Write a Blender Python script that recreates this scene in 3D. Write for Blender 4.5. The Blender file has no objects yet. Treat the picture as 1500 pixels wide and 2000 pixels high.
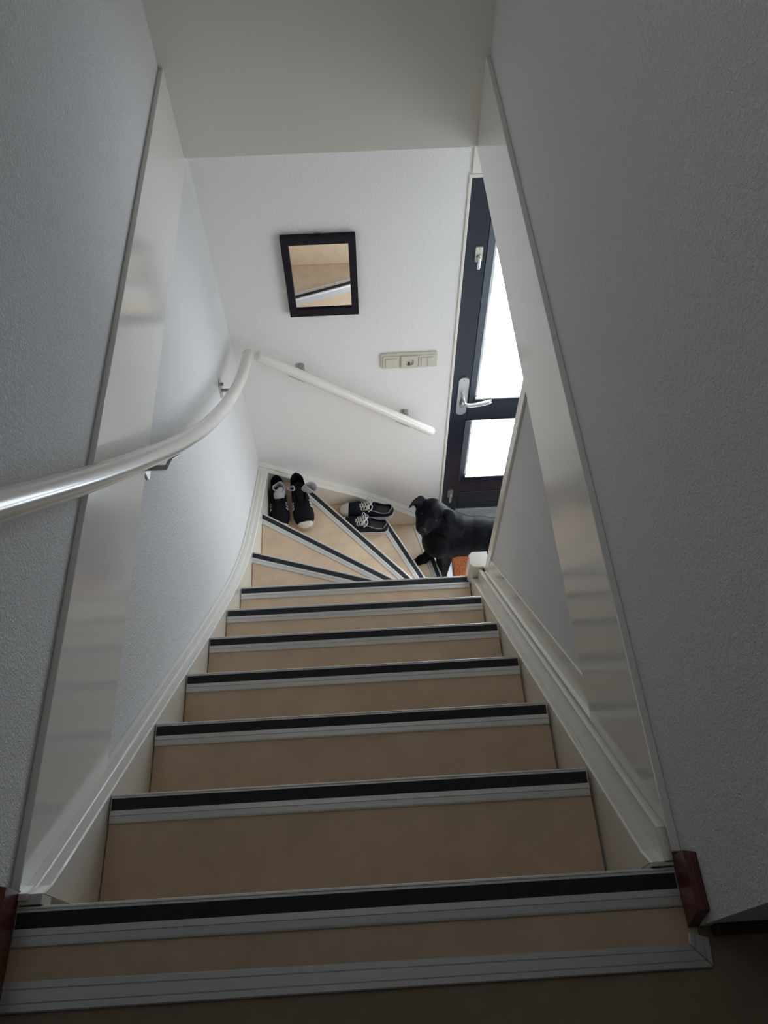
import bpy, bmesh, math, random
from mathutils import Vector, Matrix
random.seed(4)
SC = bpy.context.scene
COL = SC.collection

# ------------------------------------------------------------------ camera
CAM = Vector((0.04610, -0.15540, 1.14999))
RX = Vector((0.99844521, -0.05516867, -0.00797378))   # image right
UX = Vector((0.05068009, 0.83887986, 0.54195213))     # image up
FX = Vector((0.02320973, 0.54151362, -0.84037153))    # view direction
cd = bpy.data.cameras.new('camera')
cam = bpy.data.objects.new('camera', cd)
COL.objects.link(cam)
cam.matrix_world = Matrix(((RX.x, UX.x, -FX.x, CAM.x), (RX.y, UX.y, -FX.y, CAM.y), (RX.z, UX.z, -FX.z, CAM.z), (0, 0, 0, 1)))
cd.sensor_fit = 'VERTICAL'
cd.sensor_height = 36.0
cd.lens = 1564.5 / 2000 * 36.0
cd.clip_start = 0.02
SC.camera = cam

# ------------------------------------------------------------------ world, exposure
SKY = 1.6            # overcast sky outside the front door
FILM = 7.6           # daylight coming through the frosted film of the front door
HALL_FILL = 3.9        # added fill light, a glowing pane on the unseen hall wall
UPPER_FILL = 1.0          # added fill light high in the left wall, out of view
ROOF_FILL = 0.5        # added fill light in the unseen ceiling over the stairs
w = bpy.data.worlds.new('world'); SC.world = w; w.use_nodes = True
wn = w.node_tree.nodes; wn['Background'].inputs[0].default_value = (0.86, 0.93, 1.0, 1); wn['Background'].inputs[1].default_value = SKY
SC.view_settings.view_transform = 'Standard'
SC.view_settings.look = 'None'
SC.view_settings.exposure = 0.28
SC.view_settings.gamma = 1.0
SC.view_settings.use_curve_mapping = False
SC.cycles.max_bounces = 10
SC.cycles.diffuse_bounces = 7
SC.cycles.glossy_bounces = 5
SC.cycles.transparent_max_bounces = 8
SC.cycles.sample_clamp_indirect = 6.0
SC.cycles.caustics_reflective = False
SC.cycles.caustics_refractive = False

# ------------------------------------------------------------------ geometry constants (metres; z = 0 is the upper floor)
T, H = 0.19288, 0.22172          # going and rise of a step
def lv(n): return -(n - 1) * H
FL = lv(13)                      # hall floor
XW = 0.444                       # plaster faces at x = -XW and +XW
YB = 2.12                        # wall with the mirror
YBULK = 2.02                     # wall above the end of the stair opening
CEIL = 2.35
HC = -0.258                      # hall ceiling

# ------------------------------------------------------------------ materials
def newmat(name):
    m = bpy.data.materials.new(name); m.use_nodes = True
    nt = m.node_tree
    return m, nt, nt.nodes['Principled BSDF']
def lin(r, g, b):
    f = lambda c: (c / 255 / 12.92) if c / 255 <= 0.04045 else ((c / 255 + 0.055) / 1.055) ** 2.4
    return (f(r), f(g), f(b), 1)
def mat(name, col, rough=0.5, metal=0.0, spec=0.5, coat=0.0, var=0.0, vscale=20.0, bump=0.0, bscale=200.0, bdetail=3.0, sheen=0.0, bdist=0.002, stretch=None):
    m, nt, p = newmat(name)
    p.inputs['Roughness'].default_value = rough
    p.inputs['Metallic'].default_value = metal
    p.inputs['Specular IOR Level'].default_value = spec
    p.inputs['Coat Weight'].default_value = coat
    p.inputs['Coat Roughness'].default_value = 0.12
    p.inputs['Sheen Weight'].default_value = sheen
    tc = nt.nodes.new('ShaderNodeTexCoord')
    src = tc.outputs['Object']
    if stretch:
        mp = nt.nodes.new('ShaderNodeMapping'); mp.inputs['Scale'].default_value = stretch
        nt.links.new(src, mp.inputs['Vector']); src = mp.outputs['Vector']
    if var > 0:
        n = nt.nodes.new('ShaderNodeTexNoise'); n.inputs['Scale'].default_value = vscale; n.inputs['Detail'].default_value = 5; n.inputs['Roughness'].default_value = 0.65
        r = nt.nodes.new('ShaderNodeValToRGB')
        r.color_ramp.elements[0].position = 0.3; r.color_ramp.elements[1].position = 0.72
        r.color_ramp.elements[0].color = tuple(c * (1 - var) for c in col[:3]) + (1,)
        r.color_ramp.elements[1].color = tuple(min(1, c * (1 + var)) for c in col[:3]) + (1,)
        nt.links.new(src, n.inputs['Vector']); nt.links.new(n.outputs['Fac'], r.inputs['Fac']); nt.links.new(r.outputs['Color'], p.inputs['Base Color'])
    else:
        p.inputs['Base Color'].default_value = col
    if bump > 0:
        n = nt.nodes.new('ShaderNodeTexNoise'); n.inputs['Scale'].default_value = bscale; n.inputs['Detail'].default_value = bdetail
        b = nt.nodes.new('ShaderNodeBump'); b.inputs['Strength'].default_value = bump; b.inputs['Distance'].default_value = bdist
        nt.links.new(src, n.inputs['Vector']); nt.links.new(n.outputs['Fac'], b.inputs['Height']); nt.links.new(b.outputs['Normal'], p.inputs['Normal'])
    return m

def plaster(name, col, strength):
    m, nt, p = newmat(name)
    p.inputs['Base Color'].default_value = col; p.inputs['Roughness'].default_value = 0.85
    p.inputs['Specular IOR Level'].default_value = 0.25
    tc = nt.nodes.new('ShaderNodeTexCoord')
    n1 = nt.nodes.new('ShaderNodeTexNoise'); n1.inputs['Scale'].default_value = 170; n1.inputs['Detail'].default_value = 4; n1.inputs['Roughness'].default_value = 0.62; n1.inputs['Distortion'].default_value = 0.8
    r = nt.nodes.new('ShaderNodeValToRGB'); r.color_ramp.elements[0].position = 0.36; r.color_ramp.elements[1].position = 0.62
    b = nt.nodes.new('ShaderNodeBump'); b.inputs['Strength'].default_value = strength; b.inputs['Distance'].default_value = 0.0025
    nt.links.new(tc.outputs['Object'], n1.inputs['Vector']); nt.links.new(n1.outputs['Fac'], r.inputs['Fac'])
    nt.links.new(r.outputs['Color'], b.inputs['Height']); nt.links.new(b.outputs['Normal'], p.inputs['Normal'])
    return m

M = {}
M['plaster'] = plaster('granular wall plaster', (0.80, 0.80, 0.80, 1), 0.75)
M['plaster_fine'] = plaster('fine wall plaster', (0.82, 0.815, 0.81, 1), 0.3)
M['cream'] = mat('cream gloss paint', (0.76, 0.735, 0.67, 1), 0.2, coat=0.3, bump=0.06, bscale=60, bdist=0.002)
M['cream_satin'] = mat('cream satin paint', (0.60, 0.58, 0.52, 1), 0.35, bump=0.05, bscale=90)
M['panel'] = mat('white lacquered board', (0.78, 0.765, 0.72, 1), 0.14, coat=0.25, bump=0.07, bscale=140, bdist=0.001)
M['bulk'] = mat('white painted board', (0.68, 0.655, 0.60, 1), 0.35, bump=0.04, bscale=120)
M['ceiling'] = mat('ceiling paint', (0.8, 0.79, 0.77, 1), 0.9)
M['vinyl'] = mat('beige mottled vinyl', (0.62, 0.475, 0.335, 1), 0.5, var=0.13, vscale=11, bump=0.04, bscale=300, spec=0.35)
M['landing'] = mat('shade-darkened mottled vinyl', (0.30, 0.215, 0.155, 1), 0.5, var=0.13, vscale=11, bump=0.04, bscale=300, spec=0.3)  # tread vinyl made darker: shade on the landing put into its colour
M['alu'] = mat('brushed aluminium', (0.66, 0.66, 0.645, 1), 0.36, metal=0.5, bump=0.05, bscale=500, stretch=(0.1, 1, 1))
M['steel'] = mat('satin steel', (0.55, 0.55, 0.54, 1), 0.3, metal=0.95)
M['dull_steel'] = mat('dull steel', (0.36, 0.35, 0.33, 1), 0.42, metal=0.8)
M['rubber'] = mat('black ribbed rubber', (0.011, 0.011, 0.014, 1), 0.6, bump=0.3, bscale=900, bdist=0.0006)
M['red_wood'] = mat('chipped red brown paint', lin(92, 44, 34), 0.35, var=0.4, vscale=45, bump=0.15, bscale=120)
M['brown'] = mat('dark brown skirting', lin(58, 42, 33), 0.5)
M['door'] = mat('dark blue door paint', (0.0078, 0.0142, 0.026, 1), 0.32, bump=0.03, bscale=60)
M['mirror_frame'] = mat('near black frame', (0.006, 0.005, 0.012, 1), 0.5, spec=0.25)
M['mirror'] = mat('mirror glass', (0.9, 0.9, 0.9, 1), 0.015, metal=1.0)
M['plastic'] = mat('cream plastic', (0.60, 0.57, 0.49, 1), 0.35)
M['dark'] = mat('dark slot', (0.01, 0.01, 0.01, 1), 0.6)
M['coir'] = mat('orange brown coir', lin(182, 104, 58), 0.95, var=0.45, vscale=160, bump=1.0, bscale=350, bdist=0.006)
M['mat_edge'] = mat('dark rubber edge', (0.09, 0.085, 0.085, 1), 0.7)
M['hall_floor'] = mat('pale hall floor', (0.85, 0.85, 0.87, 1), 0.35, var=0.04, vscale=8)
M['stone'] = mat('pale threshold stone', (0.45, 0.44, 0.42, 1), 0.5, var=0.12, vscale=40)
M['pavement'] = mat('grey pavement', (0.35, 0.34, 0.33, 1), 0.8, var=0.15, vscale=15)
M['fur'] = mat('short black fur', (0.0036, 0.0037, 0.0055, 1), 0.40, spec=0.06, var=0.5, vscale=60, bump=0.4, bscale=330, bdist=0.003, stretch=(0.25, 1, 1))
M['nose'] = mat('wet black nose', (0.005, 0.005, 0.006, 1), 0.38, spec=0.25, bump=0.3, bscale=600)
M['eye'] = mat('dark brown eye', (0.006, 0.004, 0.003, 1), 0.22, spec=0.2)
M['claw'] = mat('claw', (0.35, 0.33, 0.30, 1), 0.4)
M['navy'] = mat('navy canvas', lin(29, 31, 43), 0.8, bump=0.35, bscale=900, bdist=0.001, spec=0.15)
M['black_canvas'] = mat('black canvas', (0.006, 0.006, 0.009, 1), 0.75, spec=0.12, bump=0.3, bscale=900, bdist=0.001)
M['white_rubber'] = mat('white rubber', (0.66, 0.63, 0.61, 1), 0.45, var=0.06, vscale=40)
M['pink_rubber'] = mat('worn pinkish white rubber', (0.60, 0.53, 0.48, 1), 0.5, var=0.1, vscale=50)
M['lace'] = mat('white cotton lace', (0.64, 0.62, 0.60, 1), 0.9, bump=0.4, bscale=900, bdist=0.001)
M['insole'] = mat('dark grey lining', (0.055, 0.057, 0.055, 1), 0.9, bump=0.2, bscale=500)
M['trim_grey'] = mat('grey binding', (0.22, 0.23, 0.25, 1), 0.8)
M['sock'] = mat('light grey knit', (0.36, 0.36, 0.37, 1), 0.95, bump=0.5, bscale=450, bdist=0.0015)
M['stripe'] = mat('white leather stripe', (0.62, 0.62, 0.64, 1), 0.5)

def glow(name, col, strength, mix=0.0):
    m, nt, p = newmat(name)
    out = nt.nodes['Material Output']; nt.nodes.remove(p)
    e = nt.nodes.new('ShaderNodeEmission'); e.inputs[0].default_value = col; e.inputs[1].default_value = strength
    if mix > 0:
        rf = nt.nodes.new('ShaderNodeBsdfRefraction'); rf.inputs['Roughness'].default_value = 0.35; rf.inputs['IOR'].default_value = 1.05
        mx = nt.nodes.new('ShaderNodeMixShader'); mx.inputs[0].default_value = mix
        nt.links.new(e.outputs[0], mx.inputs[1]); nt.links.new(rf.outputs[0], mx.inputs[2]); nt.links.new(mx.outputs[0], out.inputs[0])
    else:
        nt.links.new(e.outputs[0], out.inputs[0])
    return m
M['film'] = glow('frosted film in daylight', (0.80, 0.90, 1.0, 1), FILM, 0.12)
M['hall_fill'] = glow('hall fill light', (0.90, 0.95, 1.0, 1), HALL_FILL)
M['roof_fill'] = glow('ceiling fill light', (0.95, 0.97, 1.0, 1), ROOF_FILL)
M['upper_fill'] = glow('left wall fill light', (0.93, 0.96, 1.0, 1), UPPER_FILL)
m, nt, p = newmat('clear glass'); out = nt.nodes['Material Output']; nt.nodes.remove(p)
tb = nt.nodes.new('ShaderNodeBsdfTransparent'); tb.inputs[0].default_value = (0.92, 0.95, 0.95, 1)
gb = nt.nodes.new('ShaderNodeBsdfGlossy'); gb.inputs['Roughness'].default_value = 0.03
mx = nt.nodes.new('ShaderNodeMixShader'); mx.inputs[0].default_value = 0.06
nt.links.new(tb.outputs[0], mx.inputs[1]); nt.links.new(gb.outputs[0], mx.inputs[2]); nt.links.new(mx.outputs[0], out.inputs[0])
M['glass'] = m

# ------------------------------------------------------------------ mesh helpers
class MB:
    def __init__(s): s.v = []; s.f = []; s.sm = []
    def add(s, vs, fs, smooth=False):
        o = len(s.v); s.v += [tuple(v) for v in vs]
        for f in fs: s.f.append([i + o for i in f]); s.sm.append(smooth)
        return s
    def box(s, x0, x1, y0, y1, z0, z1):
        vs = [(x0, y0, z0), (x1, y0, z0), (x1, y1, z0), (x0, y1, z0), (x0, y0, z1), (x1, y0, z1), (x1, y1, z1), (x0, y1, z1)]
        return s.add(vs, [(3, 2, 1, 0), (4, 5, 6, 7), (0, 1, 5, 4), (1, 2, 6, 5), (2, 3, 7, 6), (3, 0, 4, 7)])
    def prism(s, poly, z0, z1):
        n = len(poly)
        vs = [(x, y, z0) for x, y in poly] + [(x, y, z1) for x, y in poly]
        return s.add(vs, [tuple(range(n - 1, -1, -1)), tuple(range(n, 2 * n))] + [(i, (i + 1) % n, n + (i + 1) % n, n + i) for i in range(n)])
    def rings(s, rings, cap=True, smooth=True, closed=True):
        n = len(rings[0]); vs = [v for r in rings for v in r]; fs = []
        for i in range(len(rings) - 1):
            for j in range(n if closed else n - 1):
                k = (j + 1) % n
                fs.append((i * n + j, i * n + k, (i + 1) * n + k, (i + 1) * n + j))
        s.add(vs, fs, smooth)
        if cap and closed:
            s.add(rings[0], [tuple(range(n - 1, -1, -1))]); s.add(rings[-1], [tuple(range(n))])
        return s
    def tube(s, pts, rad, n=12, cap=True):
        pts = [Vector(p) for p in pts]; rr = rad if isinstance(rad, (list, tuple)) else [rad] * len(pts)
        rings = []; prev = None
        for i, p in enumerate(pts):
            d = (pts[min(i + 1, len(pts) - 1)] - pts[max(i - 1, 0)]).normalized()
            if prev is None:
                a = Vector((0, 0, 1)) if abs(d.z) < 0.9 else Vector((1, 0, 0)); u = d.cross(a).normalized()
            else:
                u = (prev - d * prev.dot(d)).normalized()
            prev = u; v = d.cross(u)
            rings.append([p + (u * math.cos(2 * math.pi * k / n) + v * math.sin(2 * math.pi * k / n)) * rr[i] for k in range(n)])
        return s.rings(rings, cap)
    def lathe(s, c, axis, prof, n=20):
        c = Vector(c); d = Vector(axis).normalized(); a = Vector((0, 0, 1)) if abs(d.z) < 0.9 else Vector((1, 0, 0)); u = d.cross(a).normalized(); v = d.cross(u)
        return s.rings([[c + d * t + (u * math.cos(2 * math.pi * k / n) + v * math.sin(2 * math.pi * k / n)) * r for k in range(n)] for t, r in prof])
    def ball(s, c, r, n=10, m=7, mtx=None):
        c = Vector(c); r = Vector(r) if not isinstance(r, (int, float)) else Vector((r, r, r))
        rings = []
        for i in range(1, m):
            th = math.pi * i / m
            ring = []
            for k in range(n):
                ph = 2 * math.pi * k / n
                q = Vector((r.x * math.sin(th) * math.cos(ph), r.y * math.sin(th) * math.sin(ph), r.z * math.cos(th)))
                if mtx: q = mtx @ q
                ring.append(c + q)
            rings.append(ring)
        top = Vector((0, 0, r.z)); bot = Vector((0, 0, -r.z))
        if mtx: top = mtx @ top; bot = mtx @ bot
        vs = [v for rg in rings for v in rg] + [c + top, c + bot]; L = len(rings); fs = []
        for i in range(L - 1):
            for j in range(n):
                k = (j + 1) % n; fs.append((i * n + j, (i + 1) * n + j, (i + 1) * n + k, i * n + k))
        for j in range(n):
            k = (j + 1) % n; fs.append((L * n, j, k)); fs.append((L * n + 1, (L - 1) * n + k, (L - 1) * n + j))
        return s.add(vs, fs, True)
    def mesh(s, name, material):
        me = bpy.data.meshes.new(name); me.from_pydata(s.v, [], s.f)
        bm = bmesh.new(); bm.from_mesh(me); bmesh.ops.recalc_face_normals(bm, faces=bm.faces); bm.to_mesh(me); bm.free()
        me.polygons.foreach_set('use_smooth', s.sm)
        me.materials.append(material); me.update()
        return me
    def obj(s, name, material, parent=None, bevel=0.0, seg=2):
        o = bpy.data.objects.new(name, s.mesh(name, material)); COL.objects.link(o)
        if parent: o.parent = parent
        if bevel > 0:
            b = o.modifiers.new('bevel', 'BEVEL'); b.width = bevel; b.segments = seg; b.limit_method = 'ANGLE'; b.angle_limit = math.radians(40)
            b.harden_normals = False
        return o

def empty(name, loc=(0, 0, 0), rz=0.0, parent=None):
    o = bpy.data.objects.new(name, None); COL.objects.link(o); o.location = loc; o.rotation_euler = (0, 0, rz); o.empty_display_size = 0.05
    if parent: o.parent = parent
    return o
def tag(o, label, cat, group=None):
    o['label'] = label; o['category'] = cat
    if group: o['group'] = group
    return o
def struct(o, label=None):
    o['kind'] = 'structure'
    if label: o['label'] = label
    return o
def catmull(pts, sub=6):
    pts = [Vector(p) for p in pts]; out = []
    P = [pts[0] * 2 - pts[1]] + pts + [pts[-1] * 2 - pts[-2]]
    for i in range(1, len(P) - 2):
        for k in range(sub):
            t = k / sub; a, b, c, d = P[i - 1], P[i], P[i + 1], P[i + 2]
            out.append(0.5 * ((2 * b) + (c - a) * t + (2 * a - 5 * b + 4 * c - d) * t * t + (3 * b - a - 3 * c + d) * t ** 3))
    out.append(pts[-1]); return out
def interp(pts, x):
    if x <= pts[0][0]: return pts[0][1]
    for (x0, y0), (x1, y1) in zip(pts, pts[1:]):
        if x <= x1: return y0 + (y1 - y0) * (x - x0) / (x1 - x0)
    return pts[-1][1]
def clip(poly, px, py, nx, ny):       # keep the side (p - P) . n >= 0
    out = []
    for i in range(len(poly)):
        a, b = poly[i], poly[(i + 1) % len(poly)]
        da = (a[0] - px) * nx + (a[1] - py) * ny; db = (b[0] - px) * nx + (b[1] - py) * ny
        if da >= 0: out.append(a)
        if (da >= 0) != (db >= 0):
            t = da / (da - db); out.append((a[0] + (b[0] - a[0]) * t, a[1] + (b[1] - a[1]) * t))
    return out

# ------------------------------------------------------------------ walls, floors, ceilings
XR2 = 1.56
wl = struct(MB().box(-0.55, -XW, 1.35, YB + 0.2, FL - 0.1, CEIL).box(-0.55, -XW, -1.9, 0.45, FL - 0.1, CEIL).box(-0.55, -XW, 0.45, 1.35, FL - 0.1, 1.3).box(-0.55, -XW, 0.45, 1.35, 2.15, CEIL).obj('wall_left', M['plaster']), 'left stairwell wall in rough white plaster from hall to upper ceiling')
b = MB()
b.box(XW, XW + 0.08, -0.067, YBULK, 0.0, CEIL)          # above the upper floor
b.box(XW, XW + 0.08, -0.067, 1.115, FL - 0.02, 0.0)     # partition beside the stairs
struct(b.obj('wall_right', M['plaster']), 'right stairwell wall in rough white plaster ending beside the newel post')
struct(MB().box(-XW, XW + 0.08, YBULK, YBULK + 0.1, HC, CEIL).obj('wall_front', M['bulk']), 'smooth off-white wall over the far end of the stair opening')
b = MB()
b.box(-0.55, 0.442, YB, YB + 0.2, FL - 0.1, HC + 0.05)
b.box(0.442, 1.38, YB, YB + 0.2, -0.427, HC + 0.05)
b.box(1.38, XR2 + 0.1, YB, YB + 0.2, FL - 0.1, HC + 0.05)
struct(b.obj('wall_back', M['plaster_fine']), 'white plastered wall at the foot of the stairs holding the mirror')
struct(MB().box(XR2, XR2 + 0.1, -1.9, YB + 0.2, FL - 0.1, CEIL).obj('wall_hall', M['plaster_fine']))
struct(MB().box(XW + 0.08, XR2, -0.067, 0.03, 0.0, CEIL).obj('wall_landing', M['plaster']))
struct(MB().box(-0.55, XR2 + 0.1, -2.0, -1.9, -0.2, CEIL).obj('wall_rear', M['plaster_fine']))
wn1 = struct(empty('fill_panel_left', (-XW - 0.05, 0.9, 1.3)))  # invented glowing window out of view, brightens right wall and treads
b = MB()
for y0_, y1_, z0_, z1_ in ((-0.45, -0.41, 0, 0.85), (0.41, 0.45, 0, 0.85), (-0.41, 0.41, 0, 0.04), (-0.41, 0.41, 0.81, 0.85)): b.box(-0.03, 0.03, y0_, y1_, z0_, z1_)
b.obj('fill_frame', M['cream_satin'], wn1)
MB().box(-0.012, -0.006, -0.41, 0.41, 0.04, 0.81).obj('pane', M['upper_fill'], wn1)
struct(MB().box(-0.55, XR2 + 0.1, -2.0, 0.95, CEIL, CEIL + 0.1).box(-0.55, XR2 + 0.1, 1.55, YBULK + 0.1, CEIL, CEIL + 0.1).box(-0.55, -0.33, 0.95, 1.55, CEIL, CEIL + 0.1).box(0.33, XR2 + 0.1, 0.95, 1.55, CEIL, CEIL + 0.1).obj('ceiling', M['ceiling']))
wn2 = struct(empty('fill_panel_roof', (0, 1.25, CEIL)))  # invented glowing ceiling pane out of view, brightens the treads
b = MB()
for x0_, x1_, y0_, y1_ in ((-0.33, -0.29, -0.3, 0.3), (0.29, 0.33, -0.3, 0.3), (-0.29, 0.29, -0.3, -0.26), (-0.29, 0.29, 0.26, 0.3)): b.box(x0_, x1_, y0_, y1_, -0.005, 0.06)
b.obj('fill_frame', M['cream_satin'], wn2)
MB().box(-0.29, 0.29, -0.26, 0.26, 0.03, 0.035).obj('pane', M['roof_fill'], wn2)
struct(MB().box(XW + 0.001, XR2, -1.9, YB + 0.2, HC, -0.2).obj('ceiling.001', M['ceiling']), 'white hall ceiling under the upper floor')
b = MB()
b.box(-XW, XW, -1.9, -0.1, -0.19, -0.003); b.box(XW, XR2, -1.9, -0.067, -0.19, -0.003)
struct(b.obj('floor', M['landing']), 'vinyl landing floor at the head of the stairs, darkened to paint in shade')
struct(MB().box(-XW, XR2, -1.9, YB + 0.2, FL - 0.1, FL).obj('floor.001', M['hall_floor']), 'pale hall floor at the foot of the stairs')
d2 = struct(empty('fill_panel_hall', (XR2, 0.95, FL)))  # invented glazed door out of view, its glow fills the back wall
b = MB().box(-0.03, 0.0, -0.44, -0.36, 0, 2.05).box(-0.03, 0.0, 0.36, 0.44, 0, 2.05).box(-0.03, 0.0, -0.36, 0.36, 0, 0.25).box(-0.03, 0.0, -0.36, 0.36, 1.95, 2.05)
b.obj('fill_leaf', M['cream_satin'], d2, 0.002)
MB().box(-0.018, -0.012, -0.36, 0.36, 0.25, 1.95).obj('pane', M['hall_fill'], d2)
struct(MB().box(-4, 5, YB + 0.3, 9, FL - 0.3, FL - 0.06).obj('pavement', M['pavement']))
struct(MB().box(-0.55, XR2 + 0.1, -2.0, -1.9, FL - 0.1, -0.2).obj('wall_under', M['plaster_fine']))

# edges of the stair opening: lacquered boards that cover the floor thickness
def fascia(sx, zb):
    b = MB()
    x0, x1 = (-XW, -0.4315) if sx < 0 else (0.431, XW)
    b.box(x0, x1, 0.022, YBULK, zb, 0.004)
    return b
struct(fascia(-1, -0.277).obj('trim_1', M['panel'], bevel=0.0015), 'glossy white board edging the left side of the stair opening')
struct(fascia(1, -0.262).obj('trim_2', M['panel'], bevel=0.0015), 'glossy white board edging the right side of the stair opening')
struct(MB().box(0.437, XW + 0.0805, 1.115, 1.124, FL, HC).box(0.4365, 0.4440, 1.085, 1.124, -1.21, -0.262).obj('trim_3', M['cream'], bevel=0.001), 'cream batten covering the end of the right partition wall')
b = MB().box(0.432, 0.442, YB - 0.006, YB + 0.03, FL, -0.427).box(0.432, 1.39, YB - 0.006, YB + 0.03, -0.427, -0.415)
b.box(1.38, 1.39, YB - 0.006, YB + 0.03, FL, -0.427)
struct(b.obj('trim_4', M['cream'], bevel=0.0015), 'narrow cream strip around the front door opening')
struct(MB().box(0.440, XR2, YB - 0.008, YB - 0.0005, -0.41, HC).obj('trim_5', M['cream'], bevel=0.001), 'cream board over the front door')

# red brown skirting ends at the head of the stairs
b = MB()
vs = []
prof = [(0.4300, 0.0), (0.4300, 0.050), (0.4335, 0.056), (0.4439, 0.057), (0.4439, 0.0)]
rings = [[(x, 0.016 - (0.004 if z > 0.05 else 0), z) for x, z in prof], [(x, -0.02, z) for x, z in prof], [(x, -0.068 + (0.014 if z > 0.045 else 0), z) for x, z in prof]]
b.rings(rings, smooth=False)
struct(b.obj('baseboard_right', M['red_wood'], bevel=0.002), 'chipped red-brown skirting end at the right of the top step')
b = MB()
prof = [(-0.4315, 0.0), (-0.4315, 0.045), (-0.435, 0.053), (-0.4439, 0.055), (-0.4439, 0.0)]
b.rings([[(x, 0.0215, z) for x, z in prof], [(x, -0.9, z) for x, z in prof]], smooth=False)
struct(b.obj('baseboard_left', M['red_wood'], bevel=0.002), 'red-brown skirting along the left of the landing')
struct(MB().box(0.4585, XR2, -0.080, -0.0672, 0.0, 0.028).obj('baseboard_landing', M['brown'], bevel=0.002), 'dark brown skirting at the right edge of the landing')

# aluminium frame let into the landing floor: two mitred lengths
tr = struct(empty('trim_6', (0, 0, 0)), 'mitred aluminium strip framing the vinyl in front of the top step')
def ribbed(path_a, path_b, name):      # three bands across the width
    b = MB()
    rings = []
    for A, Bp in ((path_a[0], path_b[0]), (path_a[1], path_b[1])):
        A, Bp = Vector(A), Vector(Bp); r = []
        for t, z in ((0, -0.002), (0, 0.0015), (0.05, 0.003), (0.24, 0.003), (0.27, 0.0018), (0.30, 0.003), (0.68, 0.003), (0.71, 0.0018), (0.74, 0.003), (0.95, 0.003), (1, 0.0012), (1, -0.002)):
            q = A + (Bp - A) * t; r.append((q.x, q.y, z))
        rings.append(r)
    b.rings(rings, smooth=False)
    return b.obj(name, M['alu'], tr)
ribbed([(-0.4315, -0.0805, 0), (0.4262, -0.0865, 0)], [(-0.4315, -0.1150, 0), (0.4500, -0.1135, 0)], 'strip')
ribbed([(0.4290, -0.0735, 0), (0.4268, -0.0860, 0)], [(0.4535, -0.0815, 0), (0.4510, -0.1130, 0)], 'strip')

# ------------------------------------------------------------------ staircase
st = tag(empty('staircase', (0, 0.0, FL)), 'winding staircase with beige treads, black-striped aluminium nosings and cream stringers', 'staircase')
def part(b, name, m, parent=None, bevel=0.0):      # geometry is written in world coordinates; parents sit at known places
    o = b.obj(name, m, parent, bevel)
    if parent is not None: o.matrix_parent_inverse = Matrix.Translation(-pos(parent))
    return o
def pos(o):
    p = Vector((0, 0, 0))
    while o is not None:
        p = p + o.location + (o.matrix_parent_inverse.translation if o.parent else Vector((0, 0, 0))); o = o.parent
    return p
XI = 0.398                      # treads run between the stringers
LINES = {}                      # front edge of every nosing: (point, unit normal towards the descent)
for n in range(1, 8): LINES[n] = ((0.0, (n - 1) * T), (0.0, 1.0))
def line(n, x0, y0, slope):
    d = Vector((1, slope)).normalized(); nn = Vector((-d.y, d.x)); nn = nn if nn.y > 0 or nn.x > 0 else -nn
    if slope < -1 and nn.x < 0: nn = -nn
    LINES[n] = ((x0, y0), (nn.x, nn.y))
line(8, -0.399, 1.429, -0.321); line(9, -0.398, 1.750, -0.648); line(10, 0.009, 1.770, -1.140); line(11, 0.249, 1.761, -2.054); line(12, 0.372, 1.920, -4.069)
RECT = [(-XI, -0.05), (0.395, -0.05), (0.395, 2.072), (-XI, 2.072)]
RECT12 = [(-XI, 1.5), (0.436, 1.5), (0.436, 2.072), (-XI, 2.072)]
def rect(n): return RECT12 if n == 12 else RECT
def ends(n, off=0.0):            # where the line, shifted back by off, meets the box
    (px, py), (nx, ny) = LINES[n]; px -= nx * off; py -= ny * off; dx, dy = ny, -nx
    ts = []
    R_ = rect(n)
    for (ax, ay), (bx, by) in zip(R_, R_[1:] + R_[:1]):
        ex, ey = bx - ax, by - ay; det = dx * (-ey) + dy * ex
        if abs(det) < 1e-9: continue
        t = ((ax - px) * (-ey) + (ay - py) * ex) / det; u = (dx * (ay - py) - dy * (ax - px)) / det
        if -1e-6 <= u <= 1 + 1e-6: ts.append(t)
    t0, t1 = min(ts), max(ts)
    return (px + dx * t0, py + dy * t0), (px + dx * t1, py + dy * t1)
NP = [(0.0, -0.034), (0.0, -0.003), (-0.0015, 0.0015), (-0.004, 0.003), (-0.0055, 0.0022), (-0.0065, 0.003), (-0.0085, 0.003), (-0.0088, 0.0018), (-0.0288, 0.0018), (-0.0291, 0.0032),
      (-0.0375, 0.0032), (-0.0385, 0.0018), (-0.0470, 0.0014), (-0.0478, 0.0022), (-0.0500, 0.0018), (-0.0512, 0.0), (-0.0512, -0.001), (-0.003, -0.001), (-0.003, -0.034)]
NP = [(d * 0.94 + 0.0045, z) for d, z in NP]
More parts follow.
